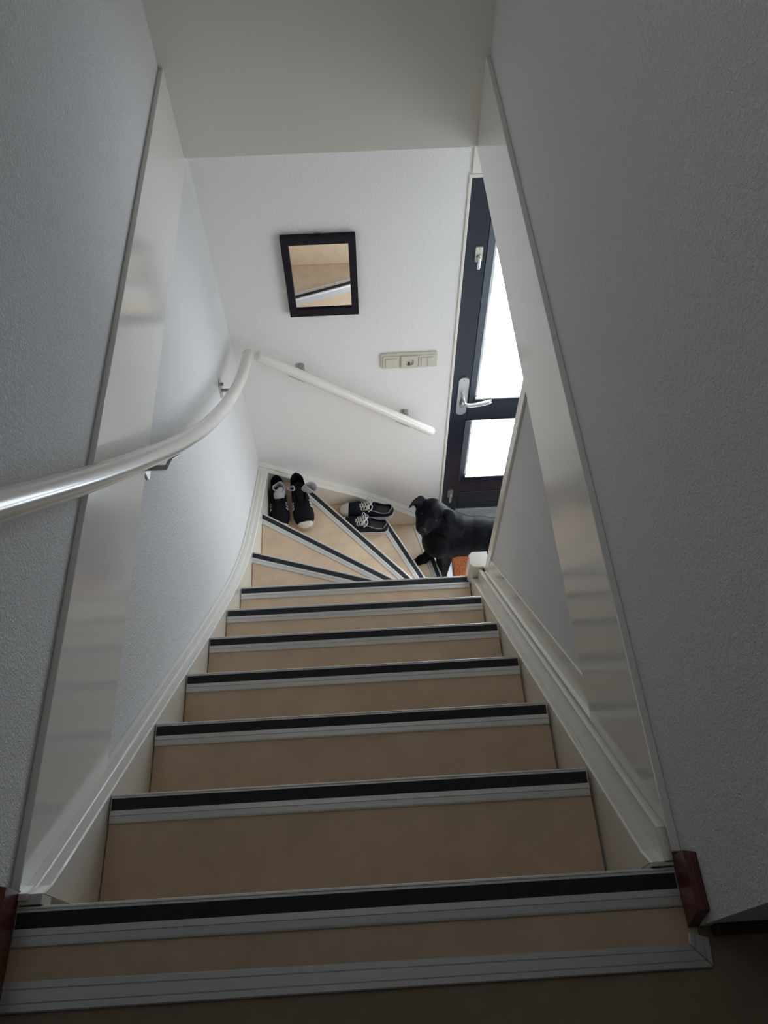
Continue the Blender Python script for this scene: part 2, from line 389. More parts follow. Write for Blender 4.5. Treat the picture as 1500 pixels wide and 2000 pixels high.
def nosing(n, a, bb):
    (px, py), (nx, ny) = LINES[n]; z = lv(n)
    b = MB()
    b.rings([[(q[0] + nx * d, q[1] + ny * d, z + zz) for d, zz in NP] for q in (a, bb)], smooth=False)
    o = part(b, 'nosing', M['alu'], st)
    g = MB(); prof = []
    for k in range(7):
        d0 = -0.0090 - k * 0.0028; prof += [(d0, 0.0030), (d0 - 0.0020, 0.0030), (d0 - 0.0021, 0.0027), (d0 - 0.0027, 0.0027)]
    prof += [(-0.0286, 0.0031), (-0.0286, 0.0019), (-0.0090, 0.0019)]
    prof = [(d * 0.94 + 0.0045, z_) for d, z_ in prof]; inset = 0.0015
    L = math.hypot(bb[0] - a[0], bb[1] - a[1]); ux, uy = (bb[0] - a[0]) / L, (bb[1] - a[1]) / L
    g.rings([[(q[0] + ux * s + nx * d, q[1] + uy * s + ny * d, z + zz) for d, zz in prof] for q, s in ((a, inset), (bb, -inset))], smooth=False)
    go = g.obj('grip_strip', M['rubber'], o); go.matrix_parent_inverse = Matrix.Identity(4)
    return o
RIS = 0.026
part(MB().box(-XW + 0.001, XW - 0.001, -0.0999, -0.0015, -0.034, -0.002), 'tread', M['vinyl'], st)
for n in range(1, 13):
    a, bb = ends(n)
    if n == 1: a, bb = (-0.4310, 0.0), (0.4295, 0.0)
    nosing(n, a, bb)
    z = lv(n)
    if n > 1:
        (px, py), (nx, ny) = LINES[n]; (qx, qy), (mx_, my_) = LINES[n - 1]
        poly = clip(rect(n), px - nx * 0.0035, py - ny * 0.0035, -nx, -ny)
        poly = clip(poly, qx - mx_ * RIS, qy - my_ * RIS, mx_, my_)
        part(MB().prism(poly, z - 0.034, z - 0.0012), 'tread', M['vinyl'], st)
    (nx, ny) = LINES[n][1]
    c0, c1 = ends(n, RIS); d0, d1 = ends(n, RIS + 0.012)
    part(MB().prism([c0, c1, d1, d0], lv(n + 1) + 0.0, z - 0.0345), 'riser', M['vinyl'], st)

# left stringer: board with a two-stepped flat top, sheared along the flight
def strip_along(axis, prof, path):
    b = MB(); rings = []
    for s, z in path:
        rings.append([((u, s, z + dz) if axis == 'y' else (s, u, z + dz)) for u, dz in prof])
    b.rings(rings, smooth=False); return b
LZ = [(0.0185, 0.000), (0.06, -0.058), (0.30, -0.334), (0.60, -0.680), (0.80, -0.911), (1.0, -1.130), (1.15, -1.287), (1.252, -1.386), (1.415, -1.525), (1.56, -1.621), (1.721, -1.713), (1.88, -1.796), (2.073, -1.893)]
path = [(v.y, v.z) for v in catmull([(0, y, z) for y, z in LZ], 3)]
part(strip_along('y', [(-0.400, -0.42), (-0.400, -0.003), (-0.4025, 0.0), (-0.418, 0.0), (-0.4185, 0.005), (-0.4205, 0.0065), (-0.4312, 0.0065), (-0.4312, -0.42)], path), 'stringer', M['cream'], st)
low = [(s, z) for s, z in path if z < -0.12]
part(strip_along('y', [(-0.4317, -0.3), (-0.4317, 0.009), (-0.4395, 0.012), (-0.4438, 0.010), (-0.4438, -0.3)], low), 'stringer_cap', M['cream'], st)
BZ = [(-0.4438, -1.893), (-0.40, -1.915), (-0.224, -2.024), (-0.08, -2.104), (0.0, -2.150), (0.15, -2.252), (0.305, -2.374), (0.415, -2.470)]
path = [(v.x, v.z) for v in catmull([(x, 0, z) for x, z in BZ], 3)]
part(strip_along('x', [(2.073, -0.3), (2.073, -0.003), (2.0755, 0.0), (2.094, 0.0), (2.0945, 0.006), (2.097, 0.007), (2.1195, 0.007), (2.1195, -0.3)], path), 'stringer', M['cream'], st)
def rz(y, o): return -y * H / T + o
path = [(0.0106, 0.0035)] + [(y, rz(y, 0.006)) for y in (0.03, 0.3, 0.6, 0.9, 1.129)]
part(strip_along('y', [(0.400, -0.42), (0.400, -0.003), (0.403, 0.0), (0.4105, 0.0), (0.4112, -0.0015), (0.4118, 0.0), (0.4205, -0.001), (0.4205, -0.42)], path), 'stringer', M['cream'], st)
path = [(0.011, 0.0045)] + [(y, rz(y, 0.064)) for y in (0.054, 0.3, 0.6, 0.9, 1.129)]
part(strip_along('y', [(0.4205, -0.2), (0.4205, -0.008), (0.418, -0.005), (0.418, 0.0), (0.4225, 0.004), (0.4265, 0.003), (0.4305, 0.0), (0.4305, -0.2)], path), 'stringer_cap', M['cream'], st)
path = [(y, rz(y, 0.155)) for y in (0.16, 0.6, 0.9, 1.10)]
part(strip_along('y', [(0.4313, -0.3), (0.4313, -0.085), (0.4385, -0.080), (0.4385, -0.004), (0.4405, 0.0), (0.4438, 0.0), (0.4438, -0.3)], path), 'stringer_cap', M['cream'], st)
# end blocks that close both stringers at the landing
part(MB().box(0.4005, 0.4310, 0.0052, 0.0105, -0.03, 0.0036), 'end_block', M['cream_satin'], st, 0.001)
part(MB().box(-0.4310, -0.4005, 0.0052, 0.0184, -0.03, 0.0036).box(-0.4310, -0.4185, 0.0100, 0.0184, 0.0036, 0.0068), 'end_block', M['cream_satin'], st, 0.001)
# inner string under the winders and the newel post
poly = [(1.19, -1.60), (1.25, -1.82), (1.34, -2.04), (1.47, -2.26), (1.82, -2.480), (1.82, FL), (1.19, FL)]
b = MB(); b.rings([[(0.396, y, z) for y, z in poly], [(0.416, y, z) for y, z in poly]], smooth=False)
part(b, 'inner_string', M['cream'], st)
newel = [(0.400, 1.130), (0.4365, 1.130), (0.4365, 1.1245), (0.452, 1.1245), (0.452, 1.190), (0.400, 1.190), (0.388, 1.178), (0.388, 1.142)]
nz = -1.214
b = MB(); b.rings([[(x, y, FL) for x, y in newel], [(x, y, nz - 0.004) for x, y in newel], [(0.42 + (x - 0.42) * 0.95, 1.16 + (y - 1.16) * 0.93, nz) for x, y in newel]], smooth=False)
part(b, 'newel_post', M['cream'], st)

# ------------------------------------------------------------------ front door
dr = struct(empty('door_1', (0.455, 2.24, -2.59)), 'dark blue front door with two frosted panes and a steel lever')
def dpart(b, name, m, parent=None, bevel=0.0):
    return part(b, name, m, parent or dr, bevel)
DX0, DX1, DY = 0.455, 1.355, 2.24
dpart(MB().box(DX0, 0.545, DY, DY + 0.045, -2.59, -0.51), 'stile', M['door'], bevel=0.002)
dpart(MB().box(1.265, DX1, DY, DY + 0.045, -2.59, -0.51), 'stile', M['door'], bevel=0.002)
dpart(MB().box(0.545, 1.265, DY, DY + 0.045, -0.60, -0.51), 'rail', M['door'], bevel=0.002)
dpart(MB().box(0.545, 1.265, DY, DY + 0.045, -1.800, -1.695), 'rail', M['door'], bevel=0.002)
dpart(MB().box(0.545, 1.265, DY, DY + 0.045, -2.338, -2.312), 'rail', M['door'], bevel=0.002)
def bead(x0, x1, z0, z1):
    wd, dp = 0.030, 0.012
    b = MB()
    o = [(x0, z0), (x1, z0), (x1, z1), (x0, z1)]; i = [(x0 + wd, z0 + wd), (x1 - wd, z0 + wd), (x1 - wd, z1 - wd), (x0 + wd, z1 - wd)]
    vs = [(x, DY - 0.004, z) for x, z in o] + [(x, DY + dp, z) for x, z in i] + [(x, DY + 0.03, z) for x, z in i] + [(x, DY + 0.03, z) for x, z in o]
    fs = []
    for r in range(3):
        for k in range(4): fs.append((r * 4 + k, r * 4 + (k + 1) % 4, r * 4 + 4 + (k + 1) % 4, r * 4 + 4 + k))
    for k in range(4): fs.append((12 + k, 12 + (k + 1) % 4, (k + 1) % 4, k))
    b.add(vs, fs); return b
dpart(bead(0.545, 1.265, -1.695, -0.60), 'glazing_bead', M['door'])
dpart(bead(0.541, 1.265, -2.312, -1.800), 'glazing_bead', M['door'])
for z0, z1, fx in ((-1.662, -0.632, 0.585), (-2.282, -1.830, 0.580)):
    pane = dpart(MB().box(0.572, 1.238, DY + 0.016, DY + 0.021, z0, z1), 'pane', M['glass'])
    poly = []; k = 0
    for k in range(26):
        z = z0 + 0.006 + (z1 - z0 - 0.012) * k / 25; poly.append((fx + random.uniform(-0.0025, 0.0025), z))
    poly += [(1.232, z1 - 0.006), (1.232, z0 + 0.006)]
    b = MB(); b.add([(x, DY + 0.0150, z) for x, z in poly], [tuple(range(len(poly)))])
    f = b.obj('frosted_film', M['film'], pane)
    # condensation bar / putty edge under the pane
    dpart(MB().box(0.576, 1.234, DY + 0.003, DY + 0.0145, z0 - 0.001, z0 + 0.007), 'pane_sill', M['steel'])
for z0, z1 in ((-2.420, -2.340), (-2.532, -2.424), (-2.588, -2.536)):
    dpart(MB().box(0.548, 1.262, DY + 0.008, DY + 0.030, z0 + 0.002, z1), 'board', M['door'], bevel=0.004)
dpart(MB().box(0.442, 0.455, DY - 0.02, DY + 0.06, -2.62, -0.427).box(1.355, 1.38, DY - 0.02, DY + 0.06, -2.62, -0.427).box(0.455, 1.355, DY - 0.02, DY + 0.06, -0.507, -0.427), 'door_frame', M['door'])
dpart(MB().box(0.442, 1.38, YB + 0.001, DY + 0.10, FL, -2.63).box(0.456, 1.354, YB + 0.055, DY + 0.08, -2.63, -2.596), 'threshold', M['stone'], bevel=0.004)
hd = dpart(MB(), 'handle', M['steel'])
def rrect(cx, cz, w_, h_, r, y0, y1, n=6):
    pts = []
    for sx, sz, a0 in ((1, 1, 0), (-1, 1, 90), (-1, -1, 180), (1, -1, 270)):
        for k in range(n + 1):
            a = math.radians(a0 + 90 * k / n); pts.append((cx + sx * (w_ / 2 - r) + r * math.cos(a), cz + sz * (h_ / 2 - r) + r * math.sin(a)))
    b = MB(); b.rings([[(x, y, z) for x, z in pts] for y in (y0, y1)], smooth=False); return b
bpy.data.objects.remove(hd)
hd = dpart(rrect(0.5125, -1.624, 0.046, 0.252, 0.0225, DY - 0.009, DY + 0.001), 'handle', M['steel'], bevel=0.002)
def hpart(b, name, m): o = b.obj(name, m, hd); return o
hpart(MB().tube(catmull([(0.5125, DY - 0.006, -1.625), (0.513, DY - 0.035, -1.626), (0.522, DY - 0.053, -1.627), (0.545, DY - 0.056, -1.629), (0.585, DY - 0.054, -1.627), (0.622, DY - 0.050, -1.622), (0.640, DY - 0.048, -1.617)], 5), [0.011] * 10 + [0.0098] * 18 + [0.008] * 3), 'lever', M['steel'])
hpart(MB().lathe((0.514, DY - 0.008, -1.672), (0, -1, 0), [(0, 0.013), (0.016, 0.013), (0.018, 0.011), (0.0185, 0.001)]), 'lock_cylinder', M['dull_steel'])
for zz in (-1.515, -1.735): hpart(MB().lathe((0.5125, DY - 0.0085, zz), (0, -1, 0), [(0, 0.0035), (0.0012, 0.003), (0.0014, 0.0005)], 10), 'screw', M['dull_steel'])
for cz in (-0.831, -2.413):
    k = 1.0
    lt = dpart(rrect(0.515 if cz > -2 else 0.506, cz, 0.027, 0.066, 0.004, DY - 0.007, DY + 0.001), 'door_bolt', M['plastic'] if cz > -2 else M['steel'], bevel=0.0015)
    cx = 0.515 if cz > -2 else 0.506
    lt_b = MB().lathe((cx, DY - 0.006, cz - 0.008), (0, -1, 0), [(0, 0.010), (0.014, 0.009), (0.016, 0.006)], 14); lt_b.obj('spindle', M['dull_steel'], lt)
    MB().tube([(cx + 0.001, DY - 0.018, cz - 0.004), (cx + 0.001, DY - 0.022, cz - 0.02), (cx, DY - 0.020, cz - 0.050), (cx, DY - 0.020, cz - 0.056)], [0.0062, 0.006, 0.0072, 0.005], 10).obj('thumb_turn', M['steel'], lt)
    MB().lathe((cx, DY - 0.0065, cz + 0.026), (0, -1, 0), [(0, 0.003), (0.001, 0.0025)], 8).obj('screw', M['dull_steel'], lt)
dpart(MB().tube([(1.02, DY - 0.002, -1.735), (1.02, DY - 0.025, -1.735)], [0.010, 0.012], 12), 'peg', M['steel'])

# ------------------------------------------------------------------ mirror, switches
mr = tag(empty('mirror', (-0.068, YB, -0.795)), 'small rectangular mirror in a black frame on the white wall', 'mirror')
x0, x1, z0, z1 = -0.197, 0.060, -0.974, -0.617
ix0, ix1, iz0, iz1 = -0.170, 0.034, -0.937, -0.649
def mpart(b, n, m, bevel=0.0): return part(b, n, m, mr, bevel)
o = [(x0, z0), (x1, z0), (x1, z1), (x0, z1)]; i = [(ix0, iz0), (ix1, iz0), (ix1, iz1), (ix0, iz1)]
vs = [(x, YB - 0.001, z) for x, z in o] + [(x, YB - 0.021, z) for x, z in o] + [(x, YB - 0.021, z) for x, z in i] + [(x, YB - 0.010, z) for x, z in i] + [(x, YB - 0.001, z) for x, z in i]
fs = [(r * 4 + k, r * 4 + (k + 1) % 4, r * 4 + 4 + (k + 1) % 4, r * 4 + 4 + k) for r in range(4) for k in range(4)] + [(16 + k, 16 + (k + 1) % 4, (k + 1) % 4, k) for k in range(4)]
mpart(MB().add(vs, fs), 'frame', M['mirror_frame'], 0.0015)
mpart(MB().box(ix0 + 0.0003, ix1 - 0.0003, YB - 0.0135, YB - 0.004, iz0 + 0.0003, iz1 - 0.0003), 'glass', M['mirror'])
mpart(MB().tube(catmull([(-0.083, YB - 0.006, -0.6172), (-0.079, YB - 0.006, -0.6125), (-0.068, YB - 0.006, -0.6105), (-0.057, YB - 0.006, -0.6125), (-0.053, YB - 0.006, -0.6172)], 3), 0.0012, 6), 'hanger', M['dull_steel'])

sw = tag(empty('switch_plate', (0.2545, YB, -1.2465)), 'cream three-gang plate with socket between two light switches', 'switch plate')
def spart(b, n, m, bevel=0.0, parent=None): return part(b, n, m, parent or sw, bevel)
SY = YB
spart(rrect(0.2545, -1.2465, 0.227, 0.084, 0.007, SY - 0.008, SY - 0.0005), 'frame', M['plastic'], 0.003)
for k, cx in enumerate((0.1815, 0.2545, 0.3275)):
    cz = -1.250
    if k != 1:
        spart(rrect(cx, cz, 0.066, 0.066, 0.004, SY - 0.0115, SY - 0.0078), 'insert', M['plastic'], 0.001)
        if k == 0:
            spart(MB().add([(cx - 0.023, SY - 0.0115, cz - 0.026), (cx + 0.023, SY - 0.0115, cz - 0.026), (cx + 0.023, SY - 0.0115, cz + 0.022), (cx - 0.023, SY - 0.0115, cz + 0.022), (cx - 0.023, SY - 0.0135, cz - 0.026), (cx + 0.023, SY - 0.0135, cz - 0.026), (cx + 0.023, SY - 0.0155, cz + 0.022), (cx - 0.023, SY - 0.0155, cz + 0.022)],
                           [(3, 2, 1, 0), (4, 5, 6, 7), (0, 1, 5, 4), (1, 2, 6, 5), (2, 3, 7, 6), (3, 0, 4, 7)]), 'rocker', M['plastic'], 0.0015)
        else:
            for sx in (-0.0125, 0.0125):
                c = cx + sx
                spart(MB().add([(c - 0.0118, SY - 0.0115, cz - 0.026), (c + 0.0118, SY - 0.0115, cz - 0.026), (c + 0.0118, SY - 0.0115, cz + 0.023), (c - 0.0118, SY - 0.0115, cz + 0.023), (c - 0.0118, SY - 0.0135, cz - 0.026), (c + 0.0118, SY - 0.0135, cz - 0.026), (c + 0.0118, SY - 0.0150, cz + 0.023), (c - 0.0118, SY - 0.0150, cz + 0.023)],
                               [(3, 2, 1, 0), (4, 5, 6, 7), (0, 1, 5, 4), (1, 2, 6, 5), (2, 3, 7, 6), (3, 0, 4, 7)]), 'rocker', M['plastic'], 0.001)
    else:
        # socket: square face with a round well
        N = 32; b = MB(); R0 = 0.0195; hs = 0.033
        outer = []
        for j in range(N):
            a = 2 * math.pi * j / N; c_, s_ = math.cos(a), math.sin(a); m_ = max(abs(c_), abs(s_)); outer.append((cx + hs * c_ / m_, cz + hs * s_ / m_))
        inner = [(cx + R0 * math.cos(2 * math.pi * j / N), cz + R0 * math.sin(2 * math.pi * j / N)) for j in range(N)]
        rings = [[(x, SY - 0.0078, z) for x, z in outer], [(x, SY - 0.0150, z) for x, z in outer], [(x, SY - 0.0150, z) for x, z in inner], [(cx + (x - cx) * 0.93, SY - 0.0010, cz + (z - cz) * 0.93) for x, z in inner]]
        b.rings(rings, cap=False, smooth=False)
        b.add([rings[3][j] for j in range(N)], [tuple(range(N))])
        so = spart(b, 'socket', M['plastic'])
        for sx in (-0.0095, 0.0095): MB().lathe((cx + sx, SY - 0.0011, cz), (0, -1, 0), [(0, 0.0026), (0.0004, 0.0026), (0.0005, 0.0005)], 12).obj('pin_hole', M['dark'], so)
        MB().box(cx - 0.0024, cx + 0.0024, SY - 0.0135, SY - 0.0012, cz - 0.0195, cz - 0.004).obj('earth_clip', M['dark'], so)
        MB().box(cx - 0.002, cx + 0.002, SY - 0.0135, SY - 0.0012, cz + 0.0155, cz + 0.0185).obj('earth_clip', M['dull_steel'], so)

# ------------------------------------------------------------------ handrails
RL = [(-0.37, 0.05, 0.757), (-0.37, 0.20, 0.585), (-0.37, 0.370, 0.389), (-0.37, 0.470, 0.273), (-0.37, 0.595, 0.130), (-0.37, 0.778, -0.071), (-0.37, 0.991, -0.297), (-0.37, 1.246, -0.545), (-0.37, 1.533, -0.784), (-0.37, 1.799, -0.969), (-0.37, 2.030, -1.086)]
hr = tag(empty('handrail', (-0.37, 1.0, -0.31)), 'long cream handrail curving down the left stairwell wall', 'handrail')
rail = catmull(RL, 6)
def rail_obj(pts, root, r):
    rad = [r] * len(pts)
    a, c = pts[0], pts[-1]; d0 = (pts[0] - pts[1]).normalized(); d1 = (pts[-1] - pts[-2]).normalized()
    P = [a + d0 * r * 0.7, a + d0 * r * 0.5] + pts + [c + d1 * r * 0.5, c + d1 * r * 0.72]
    rad = [r * 0.55, r * 0.86] + rad + [r * 0.86, r * 0.55]
    return part(MB().tube(P, rad, 24), 'rail', M['cream'], root)
rail_obj(rail, hr, 0.0205)
def bracket(root, base, out, along, drop=0.0):
    # base: point on the rail axis; out: unit vector from wall to rail; along: unit rail direction; wall distance 0.074
    base, out, along = Vector(base), Vector(out), Vector(along).normalized(); up = Vector((0, 0, 1)); sd = out.cross(up)
    wd = 0.0735; foot = base - out * wd - up * (0.045 + drop)
    br = part(MB(), 'bracket', M['steel'], root); bpy.data.objects.remove(br)
    b = MB(); pts = []
    for k in range(16):
        a = 2 * math.pi * k / 16; pts.append((0.008 * (1 if math.cos(a) > 0 else -1) + 0.011 * math.cos(a), 0.024 * (1 if math.sin(a) > 0 else -1) + 0.011 * math.sin(a)))
    b.rings([[foot + sd * u + up * (v + 0.012) + out * t for u, v in pts] for t in (0.0005, 0.004)], smooth=False)
    br = part(b, 'bracket', M['steel'], root, 0.0008)
    def bp(bb, n, m): o_ = bb.obj(n, m, br); return o_
    bp(MB().lathe(foot + up * 0.033 + out * 0.004, out, [(0, 0.0062), (0.0095, 0.0062), (0.011, 0.005), (0.0112, 0.001)], 14), 'screw', M['dull_steel'])
    p1 = foot + up * 0.002 + out * 0.004; p2 = foot + up * 0.001 + out * (wd * 0.62); p3 = base - up * 0.019
    def bar(pa, pb, w_, th):
        pa, pb = Vector(pa), Vector(pb); d = (pb - pa).normalized(); n_ = sd; k_ = d.cross(n_)
        bb = MB(); bb.rings([[q + n_ * sx * w_ + k_ * sy * th for sx, sy in ((-1, -1), (1, -1), (1, 1), (-1, 1))] for q in (pa, pb)], smooth=False); return bb
    b2 = bar(p1, p2 + out * 0.001, 0.006, 0.0022); b3 = bar(p2, p3, 0.006, 0.0022)
    b2.add(b3.v, b3.f); bp(b2, 'arm', M['dull_steel'])
    c = base - up * 0.0205; n_ = along.cross(out).normalized()
    if n_.z < 0: n_ = -n_
    c = base - n_ * 0.0215
    bb = MB(); bb.rings([[c + along * s_ + out * u + n_ * v for u, v in ((-0.009, -0.0015), (0.009, -0.0015), (0.009, 0.0015), (-0.009, 0.0015))] for s_ in (-0.035, 0.035)], smooth=False)
    bp(bb, 'saddle', M['dull_steel'])
def rail_at(y):
    for a, c in zip(rail, rail[1:]):
        if a.y <= y <= c.y:
            t = (y - a.y) / (c.y - a.y); return a.lerp(c, t), (c - a)
for y, dr_ in ((0.935, 0.028), (1.775, 0.0), (0.16, 0.02)):
    q, d = rail_at(y); bracket(hr, q, (1, 0, 0), d, dr_)
h2 = tag(empty('handrail', (0.0, 2.05, -1.38)), 'short straight cream handrail sloping down the wall below the mirror', 'handrail')
A2, B2 = Vector((-0.335, 2.050, -1.122)), Vector((0.352, 2.050, -1.632))
rail_obj([A2.lerp(B2, k / 12) for k in range(13)], h2, 0.0205)
for x in (-0.19, 0.238):
    t = (x - A2.x) / (B2.x - A2.x); bracket(h2, A2.lerp(B2, t), (0, -1, 0), B2 - A2, 0.012)

# ------------------------------------------------------------------ doormat
dm = tag(empty('doormat', (0.85, 1.99, FL)), 'orange-brown coir doormat with black edge under the dog', 'doormat')
part(MB().box(0.500, 1.30, 1.70, 2.100, FL, FL + 0.006), 'backing', M['mat_edge'], dm, 0.002)
b = MB(); nx_, ny_ = 130, 65
for i_ in range(nx_ + 1):
    for j_ in range(ny_ + 1):
        e_ = i_ in (0, nx_) or j_ in (0, ny_)
        b.v.append((0.504 + (1.292 - 0.504) * i_ / nx_, 1.708 + (2.092 - 1.708) * j_ / ny_, FL + (0.005 if e_ else 0.012 + random.uniform(-0.003, 0.003))))
for i_ in range(nx_):
    for j_ in range(ny_):
        b.f.append([i_ * (ny_ + 1) + j_, (i_ + 1) * (ny_ + 1) + j_, (i_ + 1) * (ny_ + 1) + j_ + 1, i_ * (ny_ + 1) + j_ + 1]); b.sm.append(False)
part(b, 'pile', M['coir'], dm)

# ------------------------------------------------------------------ shoes: local frame, heel at y = 0, toe towards +y, sole on z = 0
def outline(L, wb, wh, n=28):
    # half-width along the shoe, asymmetric a little
    prof = [(0.0, 0.0), (0.015, 0.45), (0.04, 0.72), (0.09, 0.93), (0.16, 1.0), (0.30, 0.98), (0.45, 0.98), (0.60, 1.0), (0.72, 1.0), (0.82, 0.93), (0.90, 0.76), (0.95, 0.57), (0.985, 0.30), (1.0, 0.0)]
    return [(s * L, (wh + (wb - wh) * min(1, max(0, (s - 0.2) / 0.45))) * k) for s, k in prof]
def shoe(name, L, wb, wh, hh, up_m, sole_m, cap_m, collar_h, stripes=False, laces=True, cap='toe', tongue_m=None):
    root = empty(name)
    ol = outline(L, wb, wh)
    loop = [(wv, y) for y, wv in ol] + [(-wv, y) for y, wv in reversed(ol[1:-1])]
    def ring(sc, z, sp=0.0, gr=0.0):
        return [(x * sc + (gr if x > 0 else -gr if x < 0 else 0), L / 2 + (y - L / 2) * (sc if gr == 0 else 1 + 2 * gr / L), z + sp * max(0, (y / L - 0.72)) ** 2 * 4) for x, y in loop]
    b = MB(); b.rings([ring(0.94, 0.0, 0.05), ring(1.0, 0.003, 0.05), ring(1.0, 0.020, 0.04), ring(1.0, 0.0235, 0.04), ring(0.95, 0.0245, 0.04)])
    b.obj('sole', sole_m, root)
    # dark line around the sole
    b = MB()
    lo, hi = ring(1.0, 0.0165, 0.04, 0.0006), ring(1.0, 0.0185, 0.04, 0.0006)
    b.rings([lo, hi], cap=False); b.obj('sole_line', M['dark'], root)
    # quarters: wall round the heel, open at the top
    sfront = 0.55
    def wall_pts(u):       # u from 0 (left front) round the heel to 1 (right front)
        a = (u - 0.5) * 2
        side = 1 if a >= 0 else -1
        s = abs(a) ** 1.5 * sfront
        y = s * L; wv = interp(ol, y) if s > 0.0 else 0.0
        return side * wv, y, s
    def rim(s): return collar_h * (1 - 0.30 * math.sin(min(1, s / 0.34) * math.pi) ** 1.0 * 0.9) if s < 0.34 else collar_h + (hh * 1.02 - collar_h) * ((s - 0.34) / (sfront - 0.34))
    NU = 41; cols = []
    for k in range(NU):
        u = k / (NU - 1); x, y, s = wall_pts(u); rz_ = rim(s); lean = 0.86 if s < 0.3 else 0.86 - 0.34 * (s - 0.3) / 0.25
        yc = y + (0.006 if s < 0.05 else 0)
        o0 = (x * 0.985, y + 0.001, 0.021); o1 = (x * (0.98 if s < 0.3 else 0.96), y - (0.003 if s < 0.02 else 0), 0.021 + (rz_ - 0.021) * 0.5); o2 = (x * lean, yc, rz_)
        i2 = (x * lean * 0.93, yc + (0.004 if s < 0.08 else 0), rz_ - 0.001); i1 = (x * 0.88, y + (0.006 if s < 0.08 else 0), 0.03)
        cols.append([o0, o1, ((o1[0] + o2[0]) / 2 * 1.01, (o1[1] + o2[1]) / 2, (o1[2] + o2[2]) / 2), o2, i2, i1])
    b = MB(); b.rings(cols, cap=False, closed=False); q = b.obj('quarter', up_m, root)
    sub = q.modifiers.new('s', 'SUBSURF'); sub.levels = 1; sub.render_levels = 1
    b = MB(); b.tube([Vector(c[3]) * 0.5 + Vector(c[4]) * 0.5 + Vector((0, 0, 0.0008)) for c in cols], 0.0022, 6); b.obj('binding', M['trim_grey'] if not stripes else up_m, root)
    # insole
    b = MB(); il = [(wv * 0.9, 0.006 + y * 0.97) for y, wv in ol]; lp = [(wv, y) for wv, y in il] + [(-wv, y) for wv, y in reversed(il[1:-1])]
    b.rings([[(x, y, 0.025) for x, y in lp], [(x, y, 0.031) for x, y in lp]]); b.obj('insole', M['insole'], root)
    # vamp: arched front
    b = MB(); secs = []
    NS, NT = 16, 15
    for i_ in range(NS):
        s = 0.50 + 0.49 * i_ / (NS - 1); y = s * L; wv = interp(ol, y) * 0.985
        t_ = i_ / (NS - 1); top = 0.022 + (hh - 0.022) * (1 - t_ ** 1.6) * (1 - 0.32 * t_) + 0.020 * (1 - t_ ** 5) * min(1, t_ * 3)
        secs.append([(wv * (abs(math.cos(a)) ** 0.75) * (1 if math.cos(a) >= 0 else -1), y, 0.020 + 0.04 * max(0, s - 0.72) ** 2 * 4 + (top - 0.020) * (math.sin(a) ** 0.8)) for a in [math.pi * j / (NT - 1) for j in range(NT)]])
    b.rings(secs, cap=False, closed=False); vm = b.obj('vamp', up_m, root)
    # toe cap: front of the vamp grown a little
    b = MB(); cs = []
    start = 0.825 if cap == 'toe' else 0.905
    for i_ in range(10):
        s = start + (0.992 - start) * i_ / 9; y = s * L; wv = interp(ol, y) * 1.0 + 0.0008
        t_ = (s - 0.5) / 0.49; top = 0.024 + (hh - 0.022) * (1 - t_ ** 1.6) * (1 - 0.32 * t_) + 0.020 * (1 - t_ ** 5) * min(1, t_ * 3)
        hi_ = 1.0 if cap == 'toe' else 0.62
        angs = [math.pi * j / 14 for j in range(15)]
        cs.append([(wv * (abs(math.cos(a)) ** 0.75) * (1 if math.cos(a) >= 0 else -1), y + 0.0012, 0.021 + 0.04 * max(0, s - 0.72) ** 2 * 4 + (top - 0.020) * (math.sin(a) ** 0.8)) for a in angs])
    b.rings(cs, cap=False, closed=False); b.obj('toe_cap', cap_m, root)
    # tongue
    b = MB(); ts = []
    for i_ in range(9):
        t_ = i_ / 8; y = L * (0.66 - 0.30 * t_); zc = hh * (0.86 + 0.14 * t_) + t_ * t_ * collar_h * (0.38 if stripes else 0.16) + 0.004
        hw = 0.018 + 0.008 * t_
        ts.append([(x_ * hw, y - 0.006 * t_, zc - 0.012 * x_ * x_) for x_ in (-1, -0.6, -0.2, 0.2, 0.6, 1)])
    b.rings(ts, cap=False, closed=False); tg = b.obj('tongue', tongue_m or up_m, root)
    so = tg.modifiers.new('s', 'SOLIDIFY'); so.thickness = 0.004
    if laces:
        b = MB()
        for k in range(5):
            s = 0.66 - 0.048 * k; y = s * L; z_ = hh * (0.80 + 0.075 * k) + 0.013
            hw = 0.020 + 0.001 * k; sk = 0.008 if k else 0.0
            for sg in ((1,) if k == 0 else (1, -1)):
                b.tube([Vector((-hw * sg, y - sk, z_ - 0.009)), Vector((-hw * 0.6 * sg, y - sk * 0.6, z_ - 0.001)), Vector((0, y, z_ + 0.002 + 0.001 * sg)), Vector((hw * 0.6 * sg, y + sk * 0.6, z_ - 0.001)), Vector((hw * sg, y + sk, z_ - 0.009))], 0.0028, 6)
        y = 0.42 * L; z_ = hh * 1.12 + 0.016
        for sg in (1, -1):      # bow loops and loose ends
            b.tube(catmull([(0, y, z_), (0.016 * sg, y + 0.004, z_ + 0.012), (0.034 * sg, y + 0.014, z_ + 0.006), (0.030 * sg, y + 0.022, z_ - 0.002), (0.012 * sg, y + 0.010, z_ + 0.003), (0, y, z_)], 4), 0.0026, 6)
            b.tube(catmull([(0, y, z_), (0.014 * sg, y - 0.008, z_ + 0.001), (0.028 * sg, y - 0.004, z_ - 0.008), (0.036 * sg, y + 0.010, z_ - 0.016)], 4), 0.0026, 6)
        b.ball((0, y, z_), 0.0055, 8, 6); b.obj('laces', M['lace'], root)
        b = MB()
